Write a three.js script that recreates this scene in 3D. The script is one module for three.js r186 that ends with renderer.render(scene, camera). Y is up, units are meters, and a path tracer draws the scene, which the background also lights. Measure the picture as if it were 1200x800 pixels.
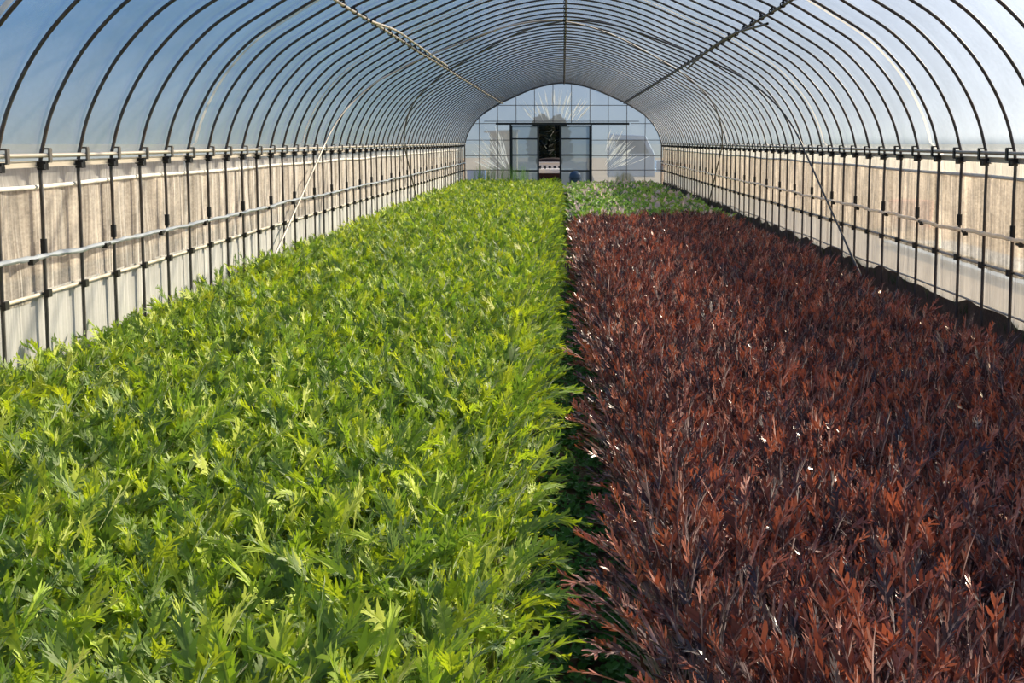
import * as THREE from 'three';
import { mergeGeometries } from 'three/addons/utils/BufferGeometryUtils.js';

// ---------- camera, sky, sun, exposure ----------
const scene = new THREE.Scene();
const camera = new THREE.PerspectiveCamera(2 * Math.atan(400 / 1300) * 180 / Math.PI, 1.5, 0.05, 600);
camera.position.set(0, 1.6, 0);
camera.rotation.set(-5 * Math.PI / 180, 0, 0);
camera.setViewOffset(1200, 800, -60, 121, 1200, 800);
camera.updateProjectionMatrix();
const SUN_AZ = 56 * Math.PI / 180, SUN_EL = 27 * Math.PI / 180;
const sunDir = new THREE.Vector3(Math.sin(SUN_AZ) * Math.cos(SUN_EL), Math.sin(SUN_EL), -Math.cos(SUN_AZ) * Math.cos(SUN_EL));
const skyW = 1024, skyH = 512, skyData = new Float32Array(skyW * skyH * 4);
for (let j = 0; j < skyH; j++) for (let i = 0; i < skyW; i++) {   // clear air, paler at the horizon, with the sun's wide hazy aureole
  const el = ((j + 0.5) / skyH - 0.5) * Math.PI, az = ((i + 0.5) / skyW - 0.5) * 2 * Math.PI;
  const d = [Math.cos(el) * Math.cos(az), Math.sin(el), Math.cos(el) * Math.sin(az)];
  const gam = Math.acos(Math.max(-1, Math.min(1, d[0] * sunDir.x + d[1] * sunDir.y + d[2] * sunDir.z))) * 180 / Math.PI;
  const e = Math.max(0, el) * 180 / Math.PI, h = Math.exp(-e / 4.5), m = Math.exp(-e / 30), glow = 2.7 * Math.exp(-((gam / 35) ** 2));
  const c = [0.025 + 0.055 * m + 0.17 * h, 0.12 + 0.13 * m + 0.08 * h, 0.34 + 0.19 * m - 0.14 * h], g = [1, 0.97, 0.92];
  for (let k = 0; k < 3; k++) skyData[(j * skyW + i) * 4 + k] = c[k] + glow * g[k];
  skyData[(j * skyW + i) * 4 + 3] = 1;
}
const skyTex = new THREE.DataTexture(skyData, skyW, skyH, THREE.RGBAFormat, THREE.FloatType);
skyTex.mapping = THREE.EquirectangularReflectionMapping; skyTex.magFilter = skyTex.minFilter = THREE.LinearFilter; skyTex.needsUpdate = true;
scene.background = skyTex; scene.environment = skyTex;
const sun = new THREE.DirectionalLight(new THREE.Color(1.0, 0.86, 0.66), 7.4);
sun.position.copy(sunDir).multiplyScalar(60).add(new THREE.Vector3(0, 0, -16));
sun.target.position.set(0, 0, -16);
sun.castShadow = true;
sun.shadow.radius = 1.8;
sun.shadow.mapSize.set(4096, 4096);
Object.assign(sun.shadow.camera, { left: -24, right: 24, top: 18, bottom: -18, near: 1, far: 130 });
scene.add(sun, sun.target);
const renderer = new THREE.WebGLRenderer();
renderer.shadowMap.enabled = true;
renderer.toneMapping = THREE.LinearToneMapping;
renderer.toneMappingExposure = 1.35;

// ---------- helpers ----------
let seed = 12345;
const rnd = () => { seed = (seed * 1664525 + 1013904223) >>> 0; return seed / 4294967296; };
const rr = (a, b) => a + (b - a) * rnd();
const V = (x, y, z) => new THREE.Vector3(x, y, z);
const taken = {};
function numbered(name) {
  const n = taken[name] = (taken[name] ?? -1) + 1;
  return n ? name + '_' + String(n).padStart(3, '0') : name;
}
function tag(o, label, category, group, kind) {
  o.userData = { label, category };
  if (group) o.userData.group = group;
  if (kind) o.userData.kind = kind;
  return o;
}
function mesh(name, geo, mat, parent) {
  const m = new THREE.Mesh(geo, mat);
  m.castShadow = m.receiveShadow = true;
  m.name = parent ? name : numbered(name);
  (parent || scene).add(m);
  return m;
}
function group(name, x = 0, y = 0, z = 0) {
  const g = new THREE.Group(); g.name = numbered(name); g.position.set(x, y, z); scene.add(g); return g;
}
function box(w, h, d, x = 0, y = 0, z = 0) { return new THREE.BoxGeometry(w, h, d).translate(x, y, z); }
function tube(pts, r, seg = pts.length * 3, radial = 8) { return new THREE.TubeGeometry(new THREE.CatmullRomCurve3(pts), seg, r, radial, false); }
function pipe(a, b, r, radial = 8) {                       // straight closed pipe from a to b
  const d = b.clone().sub(a), g = new THREE.CylinderGeometry(r, r, d.length(), radial);
  g.applyQuaternion(new THREE.Quaternion().setFromUnitVectors(V(0, 1, 0), d.clone().normalize()));
  return g.translate((a.x + b.x) / 2, (a.y + b.y) / 2, (a.z + b.z) / 2);
}
function hash(i, j) { let h = Math.imul(i, 374761393) + Math.imul(j, 668265263) | 0; h = Math.imul(h ^ (h >>> 13), 1274126177); return ((h ^ (h >>> 16)) >>> 0) / 4294967296; }
function noise(x, y, px = 0, py = 0) {                     // value noise, periodic when px/py given
  const i = Math.floor(x), j = Math.floor(y), f = x - i, g = y - j, w = (t) => t * t * (3 - 2 * t);
  const m = (a, p) => p ? ((a % p) + p) % p : a;
  const a = hash(m(i, px), m(j, py)), b = hash(m(i + 1, px), m(j, py)), c = hash(m(i, px), m(j + 1, py)), d = hash(m(i + 1, px), m(j + 1, py));
  return a + (b - a) * w(f) + (c - a) * w(g) + (a - b - c + d) * w(f) * w(g);
}
function texture(w, h, f, srgb = true) {                   // f(u, v) -> [r, g, b] in 0..1
  const d = new Uint8Array(w * h * 4);
  for (let j = 0; j < h; j++) for (let i = 0; i < w; i++) {
    const c = f(i / w, j / h), k = (j * w + i) * 4;
    d[k] = c[0] * 255; d[k + 1] = c[1] * 255; d[k + 2] = c[2] * 255; d[k + 3] = 255;
  }
  const t = new THREE.DataTexture(d, w, h);
  t.wrapS = t.wrapT = THREE.RepeatWrapping; t.magFilter = THREE.LinearFilter; t.minFilter = THREE.LinearMipmapLinearFilter; t.generateMipmaps = true;
  if (srgb) t.colorSpace = THREE.SRGBColorSpace;
  t.needsUpdate = true;
  return t;
}
const clamp = (x) => Math.min(1, Math.max(0, x));
const S = (c, o = {}) => new THREE.MeshStandardMaterial({ color: c, roughness: 0.6, side: THREE.DoubleSide, ...o });
const P = (c, o = {}) => new THREE.MeshPhysicalMaterial({ color: c, roughness: 0.6, side: THREE.DoubleSide, ...o });

// ---------- materials ----------
const steelTex = texture(64, 512, (u, v) => {
  const n = noise(u * 8, v * 64, 8, 64), r = noise(u * 4 + 9, v * 14, 4, 14) > 0.68 ? 0.25 : 0;
  return [0.27 + n * 0.12 + r * 0.12, 0.26 + n * 0.12, 0.255 + n * 0.12 - r * 0.1].map(clamp);
});
const M = {};
M.steel = S(0xffffff, { map: steelTex, roughness: 0.45, metalness: 0.3 });
M.galv = S(0xb9b0a2, { roughness: 0.42, metalness: 0.35 });
M.channel = S(0xc9bfae, { roughness: 0.5, metalness: 0.2 });
M.darkFrame = S(0x2b3036, { roughness: 0.5, metalness: 0.3 });
M.clip = S(0x1b1a1a, { roughness: 0.45 });
M.clipSteel = S(0x7d766c, { roughness: 0.4, metalness: 0.5 });
M.sleeve = S(0x121214, { roughness: 0.5 });
const roofMap = texture(512, 512, (u, v) => {
  const a = noise(u * 6, v * 5, 6, 5) * 0.5 + noise(u * 21, v * 13, 21, 13) * 0.3 + noise(u * 120, v * 120, 120, 120) * 0.2;
  const s = 0.86 + a * 0.12; return [s, s, s * 0.995];
});
M.roof = P(0xffffff, { map: roofMap, transmission: 0.93, roughness: 0.2, thickness: 0, ior: 1.4, specularIntensity: 0.7 });
const streak = (u, v, k) => noise(u * 60, v * 2 + k, 60, 2) * 0.35 + noise(u * 190, v * 3 + k, 190, 3) * 0.35 + noise(u * 30, v * 24, 30, 24) * 0.15 + noise(u * 300, v * 200, 300, 200) * 0.15;
const curtainMap = texture(1024, 512, (u, v) => {
  let s = streak(u, v, 0); s = 0.45 + s * 0.64 + 0.3 * Math.max(0, noise(u * 190, v * 2, 190, 2) - 0.66) + 0.10 * (noise(u * 90, v * 120, 90, 120) - 0.5);
  return [s, s * 0.955, s * 0.875].map(clamp);
});
const curtainBump = texture(1024, 256, (u, v) => { const s = noise(u * 60, v * 1, 60, 1) * 0.6 + noise(u * 190, v * 2, 190, 2) * 0.4; return [s, s, s]; }, false);
M.curtain = P(0xffffff, { map: curtainMap, bumpMap: curtainBump, bumpScale: 0.012, transmission: 0.64, roughness: 0.66, thickness: 0, ior: 1.4, specularIntensity: 0.6 });
const skirtMap = texture(512, 256, (u, v) => { const s = 0.72 + 0.2 * streak(u, v, 5); return [s, s, s * 0.97].map(clamp); });
M.skirt = P(0xffffff, { map: skirtMap, bumpMap: curtainBump, bumpScale: 0.01, transmission: 0.5, roughness: 0.6, thickness: 0, ior: 1.4, specularIntensity: 0.6 });
M.hem = P(0xf3ece0, { transmission: 0.15, roughness: 0.9, thickness: 0 });
M.upper = P(0xf7f5f0, { map: skirtMap, transmission: 0.72, roughness: 0.75, thickness: 0, ior: 1.4, specularIntensity: 0.6, bumpMap: curtainBump, bumpScale: 0.012 });
M.strap = P(0xf7f3ea, { transmission: 0.6, roughness: 0.95, thickness: 0 });
M.endFilm = P(0xbcc7d0, { transmission: 0.84, roughness: 0.4, thickness: 0, ior: 1.5 });
M.doorFilm = P(0xbcc7d0, { transmission: 0.84, roughness: 0.38, thickness: 0, ior: 1.5 });
M.crease = P(0xf6f4ee, { transmission: 0.7, roughness: 0.9, thickness: 0 });  // whiter than the gable film, carries the sheen of its folds as colour
const soilTex = texture(512, 512, (u, v) => {
  const n = noise(u * 10, v * 10, 10, 10) * 0.4 + noise(u * 60, v * 60, 60, 60) * 0.35 + noise(u * 200, v * 200, 200, 200) * 0.25;
  return [0.30 + n * 0.2, 0.235 + n * 0.17, 0.18 + n * 0.14];
});
M.soil = S(0xffffff, { map: soilTex, roughness: 0.95, bumpMap: soilTex, bumpScale: 0.03 });
const fieldTex = texture(512, 512, (u, v) => {
  const n = noise(u * 7, v * 7, 7, 7) * 0.45 + noise(u * 40, v * 40, 40, 40) * 0.35 + noise(u * 200, v * 200, 200, 200) * 0.2;
  return [0.56 + n * 0.22, 0.47 + n * 0.2, 0.36 + n * 0.17];
});
M.field = S(0xffffff, { map: fieldTex, roughness: 0.95 });

// ---------- setting: ground ----------
const WALL = 3.0, ZEND = -33.9, ZFRONT = 3.2, RAIL = 1.5;
function plane(w, d, tile, x, y, z) {
  const g = new THREE.BoxGeometry(w, 0.04, d).translate(x, y - 0.02, z), p = g.attributes.position, uv = g.attributes.uv;
  for (let i = 0; i < p.count; i++) uv.setXY(i, p.getX(i) / tile, p.getZ(i) / tile);
  return g;
}
tag(mesh('floor', plane(6, 37.1, 1.2, 0, 0, -15.35), M.soil), 'dark brown soil floor under the crop beds', 'soil', null, 'structure');
tag(mesh('ground', plane(70, 160, 6, 0, -0.045, -30), M.field), 'pale tan field ground outside the plastic walls', 'ground', null, 'structure');
tag(mesh('distant_land', plane(1400, 1400, 9, 0, -0.1, -30), S(0x7d8480, { roughness: 1 })), 'grey green farmland far outside the plastic walls', 'land', null, 'structure');

// ---------- hoop profile ----------
const half = [[3.0, 0], [2.935, 0.24], [2.82, 0.48], [2.68, 0.68], [2.46, 0.90], [2.2, 1.07], [1.85, 1.27], [1.4, 1.47], [0.9, 1.68], [0.45, 1.80], [0, 1.85]];
const archPts = [...half.map(([x, y]) => [-x, y]), ...half.slice(0, -1).reverse()].map(([x, y]) => V(x, RAIL + y, 0));
const arch = new THREE.CatmullRomCurve3(archPts, false, 'centripetal');
const profile = [];                                        // from ground on the green side over the ridge to ground on the red side
for (let i = 0; i < 6; i++) profile.push(V(-WALL, i / 6 * RAIL, 0));
for (let i = 0; i <= 60; i++) profile.push(arch.getPoint(i / 60));
for (let i = 1; i <= 6; i++) profile.push(V(WALL, RAIL - i / 6 * RAIL, 0));
const outward = profile.map((p, i) => { const t = profile[Math.min(i + 1, profile.length - 1)].clone().sub(profile[Math.max(i - 1, 0)]).normalize(); return V(-t.y, t.x, 0); });
function archAt(x) { let b = profile[6]; for (const p of profile) if (p.y >= RAIL && Math.abs(p.x - x) < Math.abs(b.x - x)) b = p; return b.y; }

// ---------- setting: roof film, side films, end films ----------
function sweepFilm(i0, i1, off, z0, z1, nz, bulge, tileU, tileV) {
  const pos = [], uv = [], idx = [], n = i1 - i0 + 1; let len = 0;
  for (let i = 0; i < n; i++) {
    if (i) len += profile[i0 + i].distanceTo(profile[i0 + i - 1]);
    for (let k = 0; k <= nz; k++) {
      const z = z0 + (z1 - z0) * k / nz, o = off + bulge(len, z);
      const p = profile[i0 + i], q = outward[i0 + i];
      pos.push(p.x + q.x * o, p.y + q.y * o, z); uv.push(z / tileU, len / tileV);
    }
  }
  for (let i = 0; i < n - 1; i++) for (let k = 0; k < nz; k++) { const a = i * (nz + 1) + k, b = a + nz + 1; idx.push(a, b, a + 1, b, b + 1, a + 1); }
  const g = new THREE.BufferGeometry();
  g.setAttribute('position', new THREE.Float32BufferAttribute(pos, 3)); g.setAttribute('uv', new THREE.Float32BufferAttribute(uv, 2)); g.setIndex(idx); g.computeVertexNormals();
  return g;
}
const HOOP0 = -3.88, STEP = 0.5;
const sag = (l, z) => 0.004 - 0.008 * Math.sin(((z - HOOP0) / STEP) * Math.PI) ** 2 + 0.006 * (noise(l * 1.7 + 3, z * 1.1) - 0.5);
tag(mesh('ceiling', sweepFilm(6, 66, 0.019, ZFRONT, ZEND, 300, sag, 3.1, 2.3), M.roof), 'clear plastic film stretched over the arched roof hoops', 'roof film', null, 'structure');
for (const s of [-1, 1]) {
  const w = group('wall_' + (s < 0 ? 'left' : 'right'));
  tag(w, s < 0 ? 'hazy plastic side curtain and skirt beside the green bed' : 'hazy plastic side curtain and skirt beside the red bed', 'plastic wall', null, 'structure');
  const sheet = (y0, y1, x, amp, nz, ny, waveTop) => {
    const g = new THREE.PlaneGeometry(1, 1, nz, ny), p = g.attributes.position, uv = g.attributes.uv;
    for (let i = 0; i < p.count; i++) {
      const z = ZFRONT + (ZEND - ZFRONT) * (p.getX(i) + 0.5), t = p.getY(i) + 0.5, y = y0 + (y1 - y0) * t;
      const wob = (noise(z * 9 + s * 40, t * 1.3) - 0.5) * amp + (noise(z * 23 + 7, t * 0.8) - 0.5) * amp * 0.5;
      p.setXYZ(i, s * (x + Math.max(-0.012, wob)), y + (t > 0.99 ? 0 : waveTop * (1 - t) * Math.sin(z * 5 + s)), z); uv.setXY(i, z / 3, y / 1.5);
    }
    g.computeVertexNormals(); return g;
  };
  mesh('curtain', sheet(0.68, 1.35, WALL + 0.056, 0.03, 1100, 5, 0), M.curtain, w);
  mesh('upper_film', sheet(1.34, 1.47, WALL + 0.066, 0.03, 900, 2, 0), M.upper, w);
  mesh('skirt', sheet(s > 0 ? 0.25 : -0.02, 0.735, WALL + (s > 0 ? 0.075 : 0.048), 0.022, 900, 5, 0), M.skirt, w);
  mesh('curtain_hem', tube(Array.from({ length: 75 }, (_, i) => V(s * (WALL + 0.034), 1.345 + 0.012 * Math.sin(i * 0.9) * noise(i * 0.4, 2), ZFRONT - i * 0.5)), 0.014, 220, 6), M.hem, w);
  if (s > 0) mesh('skirt_hem', tube(Array.from({ length: 150 }, (_, i) => V(WALL + 0.03, 0.42 + 0.035 * (noise(i * 0.45, 7) - 0.5), ZFRONT - i * 0.248)), 0.008, 450, 6), M.channel, w);
}
// front end film behind the camera closes the house
{
  const shape = new THREE.Shape(profile.map((p) => new THREE.Vector2(p.x, p.y)));
  tag(mesh('wall_front', new THREE.ExtrudeGeometry(shape, { depth: 0.004, bevelEnabled: false }).translate(0, 0, ZFRONT), M.endFilm), 'hazy plastic film closing the near end', 'plastic wall', null, 'structure');
}

// ---------- hoops ----------
const hoopGeo = new THREE.TubeGeometry(new THREE.CatmullRomCurve3(profile, false, 'centripetal'), 150, 0.0115, 8, false);
{ const uv = hoopGeo.attributes.uv; for (let i = 0; i < uv.count; i++) { const u = uv.getX(i), v = uv.getY(i); uv.setXY(i, v, u * 5); } }
const railClip = (s) => mergeGeometries([
  box(0.05, 0.05, 0.035, s * -0.012, -0.045, 0), new THREE.TorusGeometry(0.03, 0.007, 5, 10).rotateX(Math.PI / 2).translate(0, -0.05, 0), box(0.014, 0.03, 0.06, s * -0.03, -0.05, 0.01)]);
const railBand = (s) => mergeGeometries([box(0.012, 0.075, 0.03, s * -0.046, -0.005, -0.03), box(0.05, 0.01, 0.03, s * -0.024, 0.033, -0.03), box(0.05, 0.01, 0.03, s * -0.024, -0.043, -0.03)]);
const lowClip = (s) => mergeGeometries([new THREE.TorusGeometry(0.024, 0.008, 5, 10).rotateX(Math.PI / 2), box(0.02, 0.045, 0.045, s * -0.02, 0, 0.004)]);
const geoSet = { rc: [railClip(-1), railClip(1)], rb: [railBand(-1), railBand(1)], lc: [lowClip(-1), lowClip(1)],
  pc: mergeGeometries([new THREE.TorusGeometry(0.022, 0.006, 5, 10), box(0.016, 0.05, 0.022, 0, 0.028, 0)]), sl: new THREE.CylinderGeometry(0.0185, 0.0185, 0.085, 10) };
const PURX = [-1.83, 0.03, 1.83];
for (let i = 0; i < 60; i++) {
  const z = HOOP0 - i * STEP, h = group('roof_hoop', 0, 0, z);
  tag(h, 'dark steel pipe hoop arching over the crop beds', 'hoop', 'greenhouse roof hoops');
  mesh('pipe', hoopGeo, M.steel, h);
  for (const s of [-1, 1]) {
    const k = (s + 1) / 2, j = () => rr(-0.006, 0.006);
    const rc = mesh('rail_clip', geoSet.rc[k], M.clip, h); rc.position.set(s * WALL, RAIL + j(), 0);
    mesh('rail_band', geoSet.rb[k], s < 0 ? M.clipSteel : M.clip, rc).position.set(0, 0.02 + j(), j());
    mesh('skirt_clip', geoSet.lc[k], M.clip, h).position.set(s * WALL, 0.72 + j(), 0);
    if (i % 2 === 1) mesh('sleeve', geoSet.sl, M.sleeve, h).position.set(s * WALL, 1.0 + j(), 0);
  }
  for (const x of PURX) { const c = mesh('purlin_clip', geoSet.pc, M.clip, h); c.position.set(x, archAt(x) - 0.038, 0.004); c.rotation.z = rr(-0.3, 0.3); }
}

// ---------- long pipes ----------
const zA = ZFRONT - 0.1, zB = ZEND + 0.05;
for (const s of [-1, 1]) {
  const side = s < 0 ? 'beside the green bed' : 'beside the red bed';
  const straight = (name, x, y, r, mat, label, cat, amp = 0.003) => tag(mesh(name, tube(Array.from({ length: 38 }, (_, i) => V(s * (x + (noise(i * 0.7, y * 9 + s) - 0.5) * amp), y + (noise(i * 0.6 + 5, y * 7 - s) - 0.5) * amp * 2, zA + (zB - zA) * i / 37)), r, 150, 8), mat), label + ' ' + side, cat);
  straight('eaves_rail', WALL - 0.03, RAIL + 0.02, 0.0125, M.galv, 'galvanised pipe rail clipped along the eaves', 'pipe rail');
  tag(mesh('film_channel', mergeGeometries([box(0.012, 0.034, zA - zB, s * (WALL + 0.018), RAIL - 0.03, (zA + zB) / 2), box(0.02, 0.005, zA - zB, s * (WALL + 0.01), RAIL - 0.013, (zA + zB) / 2), box(0.02, 0.005, zA - zB, s * (WALL + 0.01), RAIL - 0.047, (zA + zB) / 2)]), M.channel), 'pale metal film channel under the eaves rail ' + side, 'channel');
  straight('skirt_rail', WALL + 0.02, 0.72, 0.012, M.channel, 'slim metal rail holding the top of the skirt film', 'pipe rail');
  // the roll-up tape: a wrinkled film wrapped round a pipe, tied with black clips
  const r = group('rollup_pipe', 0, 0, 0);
  tag(r, (s < 0 ? 'grey wobbly film-wrapped roll-up pipe ' : 'wobbly film-wrapped roll-up pipe coloured sunlit cream ') + side, 'pipe');
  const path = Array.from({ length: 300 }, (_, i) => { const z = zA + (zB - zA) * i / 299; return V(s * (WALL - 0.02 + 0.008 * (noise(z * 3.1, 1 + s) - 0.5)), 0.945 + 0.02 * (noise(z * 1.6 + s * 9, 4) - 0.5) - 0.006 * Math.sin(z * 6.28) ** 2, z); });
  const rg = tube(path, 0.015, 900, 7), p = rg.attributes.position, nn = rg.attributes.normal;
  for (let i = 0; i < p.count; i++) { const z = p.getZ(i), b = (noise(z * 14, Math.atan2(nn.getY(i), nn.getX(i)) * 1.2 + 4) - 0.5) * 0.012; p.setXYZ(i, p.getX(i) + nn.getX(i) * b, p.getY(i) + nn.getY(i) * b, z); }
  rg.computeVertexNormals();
  mesh('wrapped_tube', rg, P(s < 0 ? 0x9aa1a6 : 0xf7efdf, { roughness: s < 0 ? 0.4 : 0.95, transmission: s < 0 ? 0 : 0.6, thickness: 0 }), r);  // red side: sunlight on the roll is put into a cream, translucent copy
  const cg = mergeGeometries([box(0.022, 0.014, 0.075), box(0.03, 0.03, 0.02, 0, 0.004, 0.03)]);
  for (let i = 0; i < 30; i++) { const c = mesh('clip', cg, M.clip, r), z = HOOP0 - 0.3 - i; c.position.set(s * (WALL - 0.035), 0.928, z); c.rotation.x = rr(0.05, 0.3); }
}
for (const x of PURX) {
  const y = archAt(x) - 0.04;
  const nm = x < -1 ? 'over the green bed' : x > 1 ? 'over the red bed' : 'along the roof ridge';
  tag(mesh('purlin_pipe', tube(Array.from({ length: 30 }, (_, i) => V(x + (noise(i * 0.8, x) - 0.5) * 0.012, y + (noise(i * 0.8 + 3, x) - 0.5) * 0.01, zA + (zB - zA) * i / 29)), x === 0.03 ? 0.011 : 0.0135, 150, 8), x < -1 ? M.galv : M.steel), 'long purlin pipe clipped under the hoops ' + nm, 'purlin');  // green-side purlin gets paler metal, its sunlit tone painted in
}
tag(mesh('spare_pipe', tube([V(-1.66, 2.63, -9.7), V(-1.70, 2.72, -11.5), V(-1.77, 2.76, -13.5), V(-1.80, 2.76, -17.4)], 0.0125, 40, 8), M.galv), 'loose pale pipe hanging beside the purlin over the green bed', 'pipe');
tag(mesh('spare_pipe', tube([V(1.80, 2.63, -9.9), V(1.76, 2.70, -11.6), V(1.74, 2.68, -13.6), V(1.73, 2.60, -15.6)], 0.0125, 40, 8), M.steel), 'loose dark pipe hanging beside the purlin over the red bed', 'pipe');
tag(mesh('spare_pipe', pipe(V(-2.35, 2.89, -32.6), V(-1.72, 2.86, -32.6), 0.014), M.galv), 'short pale pipe crossing the purlin end over the green bed', 'pipe');
for (const s of [-1, 1]) for (const b of [0, 1]) {          // wind braces from the ground up to the ridge
  const pts = [], zg = b ? 23.0 : 10.4, zr = b ? 20.7 : 13.7, inset = b ? 0.05 : 0.035;
  for (let i = 0; i <= 36; i += 2) {
    const p = profile[i], o = outward[i], t = i < 6 ? i / 6 : (i - 6) / 30;
    const z = i < 6 ? zg + (zr - zg) * t : zr + (16.0 - zr) * t;
    pts.push(V(-s * (-p.x + o.x * inset) * -1, p.y - o.y * inset, -z));
  }
  for (const p of pts) p.x = s * Math.abs(p.x);
  tag(mesh('wind_brace', tube(pts, 0.0125, 70, 8), s < 0 && !b ? M.galv : M.steel), (b ? 'dark' : s < 0 ? 'pale' : 'grey') + ' diagonal brace pipe climbing ' + (b ? 'towards the camera end ' : 'towards the door end ') + (s < 0 ? 'beside the green bed' : 'beside the red bed'), 'brace pipe');  // the pale metal of the one green-side brace paints in the sun on it
}
// straps outside the film
for (let k = 0; k < 8; k++) {
  const z = -5.38 - k * 3.75, pos = [], idx = [];
  profile.forEach((p, i) => { for (const e of [-0.032, 0.032]) pos.push(p.x + outward[i].x * (i < 7 || i > 65 ? 0.11 : 0.034), p.y + outward[i].y * 0.034, z + e); });
  for (let i = 0; i < profile.length - 1; i++) idx.push(2 * i, 2 * i + 1, 2 * i + 2, 2 * i + 1, 2 * i + 3, 2 * i + 2);
  const g = new THREE.BufferGeometry(); g.setAttribute('position', new THREE.Float32BufferAttribute(pos, 3)); g.setIndex(idx); g.computeVertexNormals();
  tag(mesh('film_strap', g, M.strap), 'pale flat hold-down strap running over the roof film', 'strap', 'film hold-down straps');
}

// ---------- far end wall ----------
{
  const w = group('wall_back', 0, 0, ZEND);
  tag(w, 'hazy creased plastic gable film with thin steel framing', 'plastic wall', null, 'structure');
  const inDoor = (x, y) => x > -0.735 && x < -0.095 && y < 2.1;
  // film grid, cut to the arch and the door opening
  const fans = [[-0.25, 1.45, 0.8, 2.35, 0.75, 1.75, 46], [1.0, 0.45, 0.45, 1.25, 0.4, 2.2, 42], [-1.55, 0.45, 1.8, 2.7, 0.3, 2.2, 42]];
  const fold = (x, y) => {
    let d = (noise(x * 3, y * 2 + 4) - 0.5) * 0.03;
    for (const [fx, fy, a0, a1] of fans) { const dx = x - fx, dy = y - fy, r = Math.hypot(dx, dy), a = Math.atan2(dy, dx); if (r < 2 && a > a0 && a < a1) d += 0.03 * Math.max(0, noise(a * 16, fx * 7) - 0.45) * Math.min(1, r * 2) * (1 - r / 2); }
    return d;
  };
  const shape = new THREE.Shape(profile.map((p) => new THREE.Vector2(p.x, p.y)));
  const pos = [], idx = [], nx = 200, ny = 112, id = new Map(), top = (x) => (Math.abs(x) >= 2.999 ? RAIL : archAt(x));
  const vid = (i, j) => { const k = i * 500 + j; if (!id.has(k)) { const x = -3 + 6 * i / nx, y = Math.min(j * 0.03, top(x)); pos.push(x, y, fold(x, y)); id.set(k, pos.length / 3 - 1); } return id.get(k); };
  for (let i = 0; i < nx; i++) for (let j = 0; j < ny; j++) {
    const x = -3 + 6 * (i + 0.5) / nx, y = (j + 0.5) * 0.03; if (y > Math.max(top(x - 0.015), top(x + 0.015)) || (x > -1.62 && x < 0.86 && y < 2.11)) continue;
    const a = vid(i, j), b = vid(i + 1, j), c = vid(i + 1, j + 1), d = vid(i, j + 1); idx.push(a, b, c, a, c, d);
  }
  const g = new THREE.BufferGeometry(); g.setAttribute('position', new THREE.Float32BufferAttribute(pos, 3)); g.setIndex(idx); g.computeVertexNormals();
  mesh('film', g, M.endFilm, w);
  // pulled film folds, thin fanning ridges; their highlights are put into a whiter material
  for (const [fx, fy, a0, a1, q0, q1, nk] of fans) for (let k = 0; k < nk; k++) {
    const a = a0 + (a1 - a0) * (k + rr(-0.4, 0.4)) / nk + rr(-0.1, 0.1), r0 = rr(q0, q0 + (q1 - q0) * 0.45), r1 = Math.min(q1, r0 + rr(0.3, 0.9)), wd = rnd() < 0.25 ? rr(0.02, 0.034) : rr(0.006, 0.018);
    const A = V(fx + Math.cos(a) * r0, fy + Math.sin(a) * r0, 0.03), B = V(fx + Math.cos(a) * r1, fy + Math.sin(a) * r1, 0.03);
    if (Math.abs(B.x) > 2.85 || B.y > top(B.x) - 0.08 || (Math.min(A.x, B.x) < 0.86 && Math.max(A.x, B.x) > -1.62 && Math.min(A.y, B.y) < 2.16)) continue;
    const q = V(-Math.sin(a), Math.cos(a), 0), cg = new THREE.BufferGeometry(), mid = A.clone().lerp(B, 0.45);
    const vs = [A, mid.clone().addScaledVector(q, wd), B, mid.clone().addScaledVector(q, -wd), mid.clone().add(V(0, 0, 0.02))];
    cg.setAttribute('position', new THREE.Float32BufferAttribute(vs.flatMap((v) => v.toArray()), 3)); cg.setIndex([0, 4, 1, 1, 4, 2, 2, 4, 3, 3, 4, 0]); cg.computeVertexNormals();
    mesh('film_fold', cg, M.crease, w);
  }
  const bar = (a, b, r = 0.011) => mesh('frame_bar', pipe(V(a[0], a[1], 0.05), V(b[0], b[1], 0.05), r, 6), M.steel, w);
  for (let k = -4; k <= 5; k++) { const x = -0.31 + k * 0.56, lo = x > -1.62 && x < 0.86 ? 2.12 : 0; bar([x, lo], [x, top(x) - 0.01]); }
  for (const y of [0.72, 1.16, 1.63]) { bar([-2.98, y], [-1.62, y]); bar([0.87, y], [2.98, y]); }
  bar([-2.2, 2.68], [2.2, 2.68]); bar([-2.4, 2.2], [2.3, 2.2], 0.012); bar([-2.75, 2.13], [-2.05, 2.13]); bar([2.05, 2.13], [2.75, 2.13]);
  mesh('gable_hoop', new THREE.TubeGeometry(new THREE.CatmullRomCurve3(profile, false, 'centripetal'), 150, 0.02, 8, false), M.steel, w);
  mesh('door_track', mergeGeometries([box(4.05, 0.055, 0.05, -0.02, 2.12, 0.07), box(4.05, 0.012, 0.08, -0.02, 2.15, 0.07)]), M.darkFrame, w);
  mesh('door_post', box(0.05, 2.1, 0.05, -1.6, 1.05, 0.03), M.darkFrame, w); mesh('door_post', box(0.05, 2.1, 0.05, 0.85, 1.05, 0.03), M.darkFrame, w);
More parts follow.
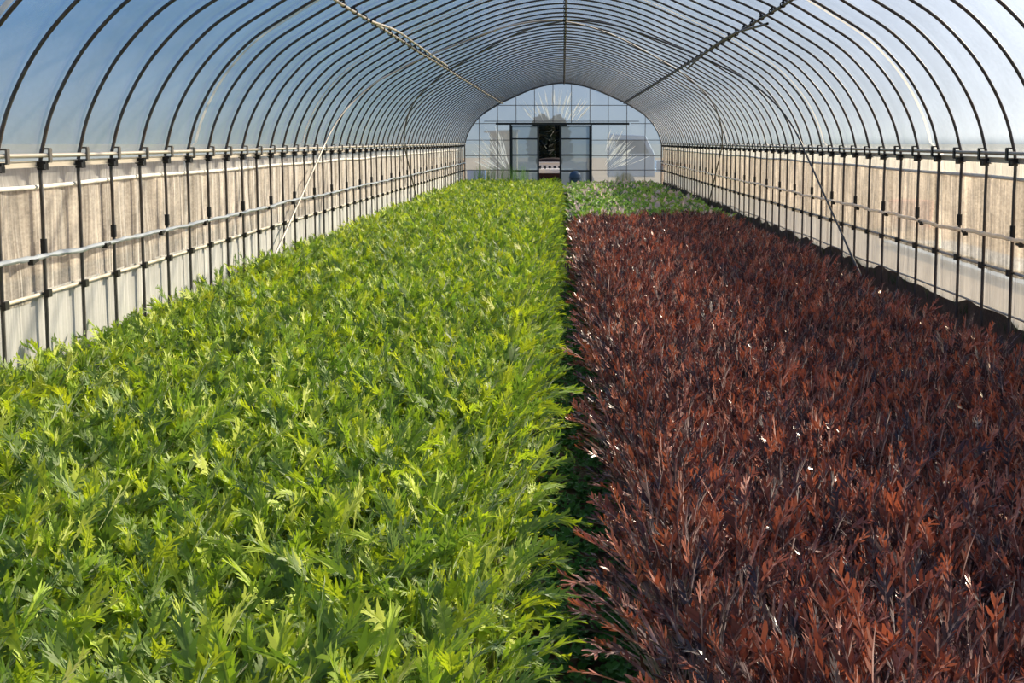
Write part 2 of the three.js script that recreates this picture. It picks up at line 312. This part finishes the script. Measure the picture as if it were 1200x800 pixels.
  // fixed film piece between door leaf and opening is the leaves themselves
  const leaf = (n, x0, x1, label) => {
    const d = group('door_' + n, 0, 0, ZEND + 0.11);
    tag(d, label, 'sliding door', null, 'structure');
    const h = 2.08, yb = 0.04, wd = x1 - x0;
    for (const x of [x0, x1]) mesh('stile', box(0.06, h - yb, 0.04, x, (h + yb) / 2, 0), M.darkFrame, d);
    for (const y of [yb + 0.02, 0.7, 1.18, 1.67, h - 0.02]) mesh('crossbar', box(wd, 0.045, 0.035, (x0 + x1) / 2, y, 0), M.darkFrame, d);
    const ys = [yb, 0.7, 1.18, 1.67, h];
    for (let k = 0; k < 4; k++) mesh('film_pane', box(wd - 0.04, ys[k + 1] - ys[k] - 0.03, 0.003, (x0 + x1) / 2, (ys[k] + ys[k + 1]) / 2, -0.022), M.doorFilm, d);
    mesh('handle', box(0.02, 0.16, 0.03, n === 1 ? x1 - 0.05 : x0 + 0.05, 1.0, 0.03), M.clipSteel, d);
  };
  leaf(1, -1.57, -0.76, 'dark framed sliding door leaf behind the green bed');
  leaf(2, -0.08, 0.82, 'dark framed sliding door leaf behind the leafy bed');
}

// ---------- crops ----------
// every leaf is a ribbon midrib with lobes; one mesh per leaf, tone in vertex colours
function leafGeo(o) {
  const pos = [], col = [], idx = [], N = o.n, line = [];
  let r = 0, y = 0;
  for (let i = 0; i <= N; i++) {
    const t = i / N, a = o.tilt + o.bend * t * t;
    if (i) { r += Math.sin(a) * o.len / N; y += Math.cos(a) * o.len / N; }
    line.push([r, y, a]);
  }
  const at = (t) => { const f = Math.min(N - 1e-6, Math.max(0, t * N)), i = Math.floor(f), k = f - i; return [0, 1, 2].map((c) => line[i][c] + (line[i + 1][c] - line[i][c]) * k); };
  // point at position t on the midrib, w to the side, lift along the leaf's upper normal
  const put = (t, w, lift, c) => {
    const [pr, py, a] = at(t), tw = o.twist * t, fold = o.fold * Math.abs(w) + lift;
    const sw = w * Math.cos(tw), up = w * Math.sin(tw) + fold;
    pos.push(pr - Math.cos(a) * up, py + Math.sin(a) * up, sw); col.push(...c); return pos.length / 3 - 1;
  };
  const B = o.blade, P1 = o.stem;
  const stemCol = (t) => P1.map((c, k) => c + (B[k] - c) * clamp(t / o.start) ** (o.fade || 2));
  // midrib strip, V-shaped
  let prev = null;
  for (let i = 0; i <= N; i++) {
    const t = i / N, b = (t - o.start) / (1 - o.start), w = b < 0 ? o.rib * 0.5 : o.rib * 0.5 + o.core * Math.sin(Math.PI * Math.min(1, b * 0.86 + 0.14)) * (1 - b * 0.15);
    const c = b < 0 ? stemCol(t) : B, row = [put(t, i === N ? 0 : -w, 0, c), put(t, 0, -o.rib * 0.4, c.map((v, k) => b < 0 ? v : v * (1 - o.vein) + P1[k] * o.vein)), put(t, i === N ? 0 : w, 0, c)];
    if (prev) { idx.push(prev[0], prev[1], row[0], prev[1], row[1], row[0], prev[1], prev[2], row[1], prev[2], row[2], row[1]); }
    prev = row;
  }
  // lobes
  for (const s of [-1, 1]) for (let k = 0; k < o.lobes; k++) {
    const b = (k + 0.5 + o.rand() * 0.4) / (o.lobes + 0.2), t0 = o.start + (1 - o.start) * b * 0.88, dt = (1 - o.start) / o.lobes * o.lobeWidth;
    const reach = o.width * (0.55 + 0.6 * Math.sin(Math.PI * Math.min(1, b + 0.12))) * (0.75 + o.rand() * 0.5), fwd = o.forward * (0.7 + o.rand() * 0.6) * (1 - o.start), c0 = o.core * 0.5, lf = (o.rand() - 0.5) * o.wave;
    const tint = 0.85 + o.rand() * 0.3, C = B.map((v) => v * tint);
    const a = put(t0 - dt * 0.5, s * c0, 0, C), d = put(t0 + dt * 0.5, s * c0, 0, C);
    if (o.round) {
      const e = put(t0 + fwd * 0.75 - dt * 0.42, s * reach * 0.8, lf * 0.6, C), f = put(t0 + fwd * 0.75 + dt * 0.42, s * reach * 0.72, lf * 0.6, C), g = put(t0 + fwd * 1.05, s * reach, lf, C), g2 = put(t0 + fwd * 1.15 + dt * 0.15, s * reach * 0.9, lf, C);
      idx.push(a, e, d, d, e, f, e, g, f, f, g, g2);
    } else {
      const e = put(t0 + fwd * 0.45 - dt * 0.35, s * reach * 0.6, lf * 0.4, C), f = put(t0 + fwd * 0.55 + dt * 0.42, s * reach * 0.5, lf * 0.4, C), g = put(t0 + fwd * 1.2, s * reach, lf, C), g2 = put(t0 + fwd * 0.25 - dt * 0.5, s * reach * 0.72, lf * 0.3, C);
      idx.push(a, e, d, d, e, f, e, g, f, a, g2, e);
    }
  }
  const g = new THREE.BufferGeometry();
  g.setAttribute('position', new THREE.Float32BufferAttribute(pos, 3)); g.setAttribute('color', new THREE.Float32BufferAttribute(col, 3)); g.setIndex(idx); g.computeVertexNormals();
  return g;
}
const LEAF = {
  mizuna: new THREE.MeshPhysicalMaterial({ color: 0xffffff, vertexColors: true, side: THREE.DoubleSide, roughness: 1, transmission: 0.45, thickness: 0, clearcoat: 0.6, clearcoatRoughness: 0.45 }),
  red: new THREE.MeshPhysicalMaterial({ color: 0xffffff, vertexColors: true, side: THREE.DoubleSide, roughness: 1, transmission: 0.25, thickness: 0, clearcoat: 1, clearcoatRoughness: 0.28 }),
  round: new THREE.MeshPhysicalMaterial({ color: 0xffffff, vertexColors: true, side: THREE.DoubleSide, roughness: 1, transmission: 0.3, thickness: 0, clearcoat: 0.4, clearcoatRoughness: 0.35 }),
};
const KIND = {
  mizuna: {
    leaves: 18, blades: [[0.29, 0.43, 0.015], [0.40, 0.53, 0.015], [0.15, 0.26, 0.018], [0.53, 0.63, 0.02], [0.19, 0.30, 0.05]], stem: [0.45, 0.52, 0.14],
    shape: (i, n) => ({ n: 10, len: rr(0.33, 0.53), tilt: rr(0.02, 0.2) + 0.16 * i / n, bend: rr(0.2, 2.1), twist: rr(-1.3, 1.3), fold: rr(0.0, 0.6), start: rr(0.68, 0.79), rib: 0.0045, core: 0.0035, width: rr(0.015, 0.029), lobes: 6, lobeWidth: 0.62, forward: 0.24, wave: 0.035, round: false, vein: 0.3 }),
  },
  red: {
    leaves: 27, blades: [[0.31, 0.078, 0.036], [0.19, 0.046, 0.026], [0.44, 0.12, 0.055], [0.08, 0.027, 0.025], [0.04, 0.021, 0.025]], stem: [0.88, 0.68, 0.62],
    shape: (i, n) => ({ n: 9, len: rr(0.33, 0.50), tilt: rr(0.02, 0.14) + 0.16 * i / n, bend: rr(0.0, 1.1), twist: rr(-1.4, 1.4), fold: rr(0.1, 0.8), start: i % 6 === 0 ? 0.9 : rr(0.76, 0.84), rib: i % 6 === 0 ? 0.009 : 0.006, core: 0.0012, width: i % 6 === 0 ? 0.009 : rr(0.012, 0.019), lobes: 4, lobeWidth: 0.58, forward: 0.26, wave: 0.02, round: true, vein: i % 6 === 0 ? 0.8 : 0.5, fade: 5 }),
  },
  round: {
    leaves: 12, blades: [[0.22, 0.43, 0.03], [0.36, 0.56, 0.04], [0.08, 0.20, 0.03], [0.27, 0.48, 0.03], [0.62, 0.50, 0.48]], stem: [0.6, 0.46, 0.48],
    shape: (i, n) => ({ n: 8, len: rr(0.32, 0.44), tilt: rr(0.05, 0.25) + 0.2 * i / n, bend: rr(0.1, 1.0), twist: rr(-0.7, 0.7), fold: rr(0.1, 0.5), start: 0.7, rib: 0.012, core: 0.036, width: 0.04, lobes: 3, lobeWidth: 1.2, forward: 0.12, wave: 0.01, round: true, vein: 0.4 }),
  },
};
function prototypes(kind, count) {
  const k = KIND[kind], out = [];
  for (let v = 0; v < count; v++) {
    const leaves = [];
    for (let i = 0; i < k.leaves; i++) {
      const o = k.shape(i, k.leaves), tone = k.blades[Math.floor(rnd() * k.blades.length)], j = rr(0.88, 1.14);
      const g = leafGeo({ ...o, blade: tone.map((c) => c * j), stem: k.stem, rand: rnd });
      const yaw = i * 2.4 + rr(-0.4, 0.4), off = rr(0.004, 0.022);
      g.translate(off, 0, 0).rotateY(yaw);
      leaves.push(g);
    }
    out.push({ leaves, merged: mergeGeometries(leaves) });
  }
  return out;
}
const inView = (x, y, z) => { const dx = x * 1300 / z + 660, dy = 165 + (1.6 - y) * 1300 / z; return dx > -10 && dx < 1210 && dy < 815; };
function bed(kind, names, x0, x1, z0, z1, step, labels, height, lean, gaps = 0.05) {
  const protos = prototypes(kind, 7), spots = [];
  for (let z = z0; z < z1; z += step) {
    const row = Math.round(z / step);
    for (let x = x0 + (row % 2) * step * 0.5; x <= x1; x += step) {
      const px = x + rr(-0.35, 0.35) * step, pz = z + rr(-0.35, 0.35) * step;
      if (rnd() < gaps) continue;
      const sc = height * rr(0.9, 1.08) * (0.92 + 0.16 * noise(px * 2.6 + 50, pz * 2.6)) * (kind === 'mizuna' && px > -0.26 ? 0.88 : 1);
      spots.push({ x: px, z: pz, s: sc, yaw: rr(0, 6.283), v: Math.floor(rnd() * protos.length), lx: lean[0] + rr(-0.1, 0.1), lz: lean[1] + rr(-0.1, 0.1), t: rr(0.85, 1.15), w: rr(0.92, 1.08) });
    }
  }
  spots.sort((a, b) => a.z - b.z);
  let n = 0; const rest = protos.map(() => []);
  const place = (o, q) => { o.position.set(q.x, 0, -q.z); o.quaternion.setFromEuler(new THREE.Euler(q.lz, 0, -q.lx)).multiply(new THREE.Quaternion().setFromAxisAngle(V(0, 1, 0), q.yaw)); o.scale.setScalar(q.s); };
  const first = [];
  for (const q of spots) {
    if (n < 300 && inView(q.x, 0.45, q.z)) {
      n++;
      let o = first[q.v];
      if (!o) {
        o = first[q.v] = new THREE.Group();
        for (const g of protos[q.v].leaves) mesh('leaf', g, LEAF[kind], o);
      } else o = o.clone();
      o.name = numbered(names[0]); scene.add(o); place(o, q);
      tag(o, labels[0], labels[1], labels[2]);
    } else rest[q.v].push(q);
  }
  const g = new THREE.Group(); g.name = numbered(names[1]); scene.add(g); tag(g, labels[3], 'crop', null, 'stuff');
  const d = new THREE.Object3D(), c = new THREE.Color();
  rest.forEach((list, v) => {
    if (!list.length) return;
    const im = new THREE.InstancedMesh(protos[v].merged, LEAF[kind], list.length);
    list.forEach((q, i) => { place(d, q); d.updateMatrix(); im.setMatrixAt(i, d.matrix); im.setColorAt(i, c.setRGB(q.t * q.w, q.t, q.t)); });
    im.castShadow = im.receiveShadow = true; im.name = 'plants'; g.add(im);
  });
}
bed('mizuna', ['mizuna_plant', 'mizuna_crop'], -2.9, -0.17, 1.3, 32.9, 0.125, ['bright green leafy plant with jagged feathery leaves in the green bed', 'leafy plant', 'plants in the bright green bed', 'dense bright green jagged leaf crop filling the long bed'], 1.06, [0.0, 0]);
bed('red', ['red_mustard_plant', 'red_mustard_crop'], 0.37, 2.56, 1.3, 17.5, 0.12, ['dark red leafy plant with finger-lobed glossy leaves in the red bed', 'leafy plant', 'plants in the dark red bed', 'dense dark red finger-leaved crop filling the bed'], 1.05, [-0.26, 0.05], 0.1);
bed('round', ['spinach_plant', 'spinach_crop'], 0.3, 2.66, 17.75, 32.9, 0.15, ['green round-leaved plant with pinkish stalks behind the red bed', 'leafy plant', 'plants in the round-leaved bed', 'dense round-leaved green and mauve crop beyond the red bed'], 1.08, [0, 0]);

// ---------- weeds ----------
function scatter(name, label, geo, mat, list, tint) {
  const im = new THREE.InstancedMesh(geo, mat, list.length), d = new THREE.Object3D(), c = new THREE.Color();
  list.forEach(([x, y, z, s], i) => { d.position.set(x, y, z); d.rotation.set(rr(-0.3, 0.3), rr(0, 6.28), rr(-0.3, 0.3)); d.scale.setScalar(s); d.updateMatrix(); im.setMatrixAt(i, d.matrix); const t = rr(0.7, 1.2); im.setColorAt(i, c.setRGB(tint[0] * t, tint[1] * t, tint[2] * t)); });
  im.castShadow = im.receiveShadow = true; im.name = numbered(name); scene.add(im); tag(im, label, 'weeds', null, 'stuff'); return im;
}
const weedGeo = mergeGeometries(Array.from({ length: 6 }, (_, i) => {
  const g = new THREE.CircleGeometry(0.5, 6).scale(1, 0.6, 1).translate(0.5, 0, 0).rotateX(-Math.PI / 2 + rr(-0.4, 0.4)).rotateZ(rr(0.1, 0.7)).rotateY(i * 1.05);
  return g;
}));
const weedMat = P(0xffffff, { roughness: 1, transmission: 0.3, thickness: 0 });
scatter('path_weeds', 'tiny round-leaved green weeds covering the path', weedGeo, weedMat, Array.from({ length: 16000 }, () => [rr(-0.2, 0.36), rr(0.005, 0.06), -1.8 - 31 * rnd() ** 1.3, rr(0.012, 0.034)]), [0.07, 0.22, 0.03]);
scatter('wall_weeds', 'low weeds tinted dark for shade on the soil strip beside the red bed', weedGeo, weedMat, Array.from({ length: 2600 }, () => [rr(2.66, 2.97), rr(0.02, 0.1), -rr(3, 33), rr(0.015, 0.04)]), [0.05, 0.10, 0.03]);  // shade over this strip is painted into the darker weed tint
const bladeGeo = mergeGeometries(Array.from({ length: 7 }, (_, i) => {
  const g = new THREE.PlaneGeometry(0.05, 1, 1, 4).translate(0, 0.5, 0), p = g.attributes.position;
  for (let k = 0; k < p.count; k++) { const y = p.getY(k); p.setX(k, p.getX(k) * (1 - y * 0.9)); p.setZ(k, y * y * 0.35); }
  return g.rotateY(i * 0.9 + rr(0, 0.5));
}));
function clump(name, label, x, z, w, h, n, c) {
  const gs = [];
  for (let i = 0; i < n; i++) gs.push(bladeGeo.clone().scale(0.28, rr(0.7, 1.05), 0.28).scale(h, h, h).rotateY(rr(0, 6)).translate(rr(-w, w), 0, rr(-0.2, 0.2)));
  const g = mergeGeometries(gs); g.computeVertexNormals();
  const o = mesh(name, g, P(c, { roughness: 1, transmission: 0.3, thickness: 0 })); o.position.set(x, 0, z); tag(o, label, 'weeds');
}
clump('grass_clump', 'tall feathery grass clump against the film behind the green bed', -1.85, -33.35, 0.85, 0.9, 60, 0x6f9a4a);
clump('grass_clump', 'small pale grass clump against the film behind the leafy bed', 1.75, -33.35, 0.3, 0.74, 18, 0x8b8f55);
// banked earth outside the film on the red side
{
  const pos = [], idx = [], n = 160, m = 6;
  for (let i = 0; i <= n; i++) for (let j = 0; j <= m; j++) { const z = 3 - 37 * i / n, t = j / m, x = 3.025 + t * t * 0.6 + t * 0.06; pos.push(x, (j === 0 ? -0.05 : Math.max(0, Math.sin(Math.min(1, t * 0.8 + 0.36) * Math.PI)) ** 0.6 * (0.33 + 0.08 * noise(z * 3, 2))) + (noise(z * 9, t * 6) - 0.5) * 0.05 * (j > 0), z); }
  for (let i = 0; i < n; i++) for (let j = 0; j < m; j++) { const a = i * (m + 1) + j; idx.push(a, a + 1, a + m + 1, a + 1, a + m + 2, a + m + 1); }
  const g = new THREE.BufferGeometry(); g.setAttribute('position', new THREE.Float32BufferAttribute(pos, 3)); g.setAttribute('uv', new THREE.Float32BufferAttribute(pos.flatMap((_, i) => i % 3 === 0 ? [pos[i + 2], pos[i] + pos[i + 1]] : []), 2)); g.setIndex(idx); g.computeVertexNormals();
  tag(mesh('soil_bank', g, M.soil), 'earth banked against the film outside the red bed', 'soil bank', null, 'structure');
  scatter('bank_weeds', 'ragged dark weeds topping the earth bank outside the film', bladeGeo.clone().scale(1, 1, 1), weedMat, Array.from({ length: 900 }, () => [rr(3.035, 3.1), 0.28, 3 - rr(0, 36.5), rr(0.05, 0.13)]), [0.10, 0.13, 0.05]);
}

// ---------- by the far door ----------
{
  const b = group('plastic_drum', 0.36, 0, -33.3);
  tag(b, 'round blue-grey plastic drum standing before the sliding door', 'drum');
  const pts = [[0, 0], [0.17, 0], [0.18, 0.03], [0.18, 0.5], [0.185, 0.52], [0.17, 0.6], [0.13, 0.66], [0.07, 0.70], [0, 0.71]].map(([x, y]) => new THREE.Vector2(x, y));
  mesh('body', new THREE.LatheGeometry(pts, 24), S(0x40556e, { roughness: 0.4 }), b);
  mesh('rim', new THREE.TorusGeometry(0.184, 0.012, 6, 24).rotateX(Math.PI / 2).translate(0, 0.51, 0), S(0x33465c, { roughness: 0.4 }), b);
}

// ---------- outside, seen through the door and the films ----------
function tree(name, label, x, z, h, w, n, c, parentKind) {
  const t = group(name, x, 0, z); tag(t, label, 'shrub', 'dark shrubs beyond the door');
  mesh('trunk', new THREE.CylinderGeometry(0.06, 0.1, h * 0.4, 8).translate(0, h * 0.2, 0), S(0x3a2f26), t);
  const gs = [];
  for (let i = 0; i < n; i++) {
    const a = rr(0, 6.28), v = rr(-1, 1), q = Math.cbrt(rr(0.2, 1)), rad = Math.sqrt(1 - v * v) * q;
    gs.push(new THREE.CircleGeometry(rr(0.14, 0.28), 5).rotateX(rr(-1.5, 1.5)).rotateY(rr(0, 6)).translate(Math.cos(a) * rad * w, h * 0.5 + v * q * h * 0.5, Math.sin(a) * rad * w));
  }
  mesh('crown', mergeGeometries(gs), P(c, { roughness: 1, transmission: 0.1, thickness: 0 }), t);
}
for (const [x, z] of [[-0.85, -43.9], [-0.22, -45.0], [-0.55, -46.2]]) tree('evergreen_shrub', 'dark dense evergreen shrub standing beyond the open doorway', x, z, rr(2.45, 2.6), 0.44, 800, 0x16210f);
{
  const w = group('low_bench', -0.45, 0, -38.2); tag(w, 'white low bench seen through the open doorway', 'bench');
  const wm = S(0xe8e6e0);
  mesh('top', box(1.5, 0.05, 0.6, 0, 0.62, 0), wm, w); mesh('apron', box(1.5, 0.1, 0.03, 0, 0.56, 0.28), wm, w);
  for (const x of [-0.68, 0.68]) for (const z of [-0.25, 0.25]) mesh('leg', box(0.05, 0.6, 0.05, x, 0.3, z), wm, w);
  for (let i = 0; i < 5; i++) tag(mesh('seedling_pot', new THREE.CylinderGeometry(0.06, 0.045, rr(0.07, 0.12), 10).translate(-0.8 + i * 0.17, 0.71, -38.1), S(0x22262a)), 'small dark pot standing on the white bench', 'pot', 'pots on the white bench');
  tag(mesh('panel_board', mergeGeometries([box(2.6, 0.3, 0.05, -0.4, 0.62, -42), box(2.6, 0.05, 0.12, -0.4, 0.79, -42), box(0.08, 0.85, 0.08, -1.6, 0.38, -42), box(0.08, 0.85, 0.08, 0.8, 0.38, -42)]), S(0xd9d6cf)), 'pale low board fence seen through the doorway', 'fence');
  tag(mesh('leaf_heap', new THREE.SphereGeometry(1, 24, 10, 0, 6.283, 0, 1.57).scale(1.6, 0.97, 0.4).translate(-0.4, 0, -42.7), S(0x5a2b22, { roughness: 1, map: soilTex })), 'reddish brown heap behind the pale board', 'heap');
}
{ // small truck parked outside the gable
  const t = group('pickup_truck', 2.45, 0, -37.6); tag(t, 'pale blue small truck parked outside the gable film', 'truck');
  const blue = S(0xc4d5e2, { roughness: 0.35 }), glass = S(0x2b3f55, { roughness: 0.1 }), black = S(0x17181a);
  const cab = new THREE.Shape([[-0.7, 0.45], [0.75, 0.45], [0.75, 1.15], [0.45, 1.75], [-0.62, 1.8], [-0.7, 1.7]].map(([x, y]) => new THREE.Vector2(x, y)));
  mesh('cab', new THREE.ExtrudeGeometry(cab, { depth: 1.35, bevelEnabled: true, bevelSize: 0.04, bevelThickness: 0.04, bevelSegments: 2 }).translate(-0.2, 0, -0.7), blue, t);
  mesh('side_window', new THREE.ExtrudeGeometry(new THREE.Shape([[-0.5, 1.2], [0.6, 1.2], [0.4, 1.62], [-0.5, 1.65]].map(([x, y]) => new THREE.Vector2(x, y))), { depth: 0.02, bevelEnabled: false }).translate(-0.2, 0, 0.69), glass, t);
  mesh('cargo_bed', mergeGeometries([box(1.7, 0.1, 1.35, 1.5, 0.62, 0), box(1.7, 0.3, 0.04, 1.5, 0.8, 0.66), box(1.7, 0.3, 0.04, 1.5, 0.8, -0.66)]), blue, t);
  mesh('stripe', box(1.0, 0.07, 0.02, 1.35, 0.82, 0.7), S(0xe2603a), t);
  for (const x of [-0.35, 1.8]) for (const z of [-0.58, 0.62]) mesh('wheel', new THREE.CylinderGeometry(0.28, 0.28, 0.18, 18).rotateX(Math.PI / 2).translate(x, 0.26, z), black, t);
}
{ // pale slatted shed outside the gable on the green side
  const t = group('slatted_shed', -2.0, 0, -37.5); tag(t, 'cream slatted shed standing outside the gable film', 'shed');
  const cream = S(0xd9c39a), cream2 = S(0xc7b086);
  mesh('wall_panel', box(0.9, 1.9, 0.7, 0, 0.95, -0.05), cream2, t);
  for (let i = 0; i < 6; i++) mesh('slat', box(0.1, 1.85, 0.03, -0.38 + i * 0.152, 0.95, 0.32), cream, t);
  mesh('roof', box(1.15, 0.06, 0.95, 0, 1.93, 0).rotateZ(0.03), S(0xb8a98f), t);
  const c = group('blue_crate', -2.75, 0, -35.2); tag(c, 'blue plastic crate outside the gable film corner', 'crate');
  const bm = S(0x3f76c0);
  mesh('base', box(0.55, 0.03, 0.4, 0, 0.03, 0), bm, c); for (const z of [-0.2, 0.2]) mesh('side', box(0.55, 0.66, 0.02, 0, 0.35, z), bm, c); for (const x of [-0.27, 0.27]) mesh('side', box(0.02, 0.66, 0.4, x, 0.35, 0), bm, c);
}
// things lying in the field outside the red-side wall
tag(mesh('ground_sheet', box(1.1, 0.03, 9, 5.6, 0.02, -13), S(0x9db4cc, { roughness: 0.5 })), 'pale blue sheet lying in the field outside the red bed', 'sheet');
tag(mesh('orange_tub', new THREE.CylinderGeometry(0.42, 0.36, 0.5, 18).translate(6.6, 0.23, -21), S(0xe0663c)), 'orange tub standing in the field outside the red bed', 'tub');

renderer.render(scene, camera);
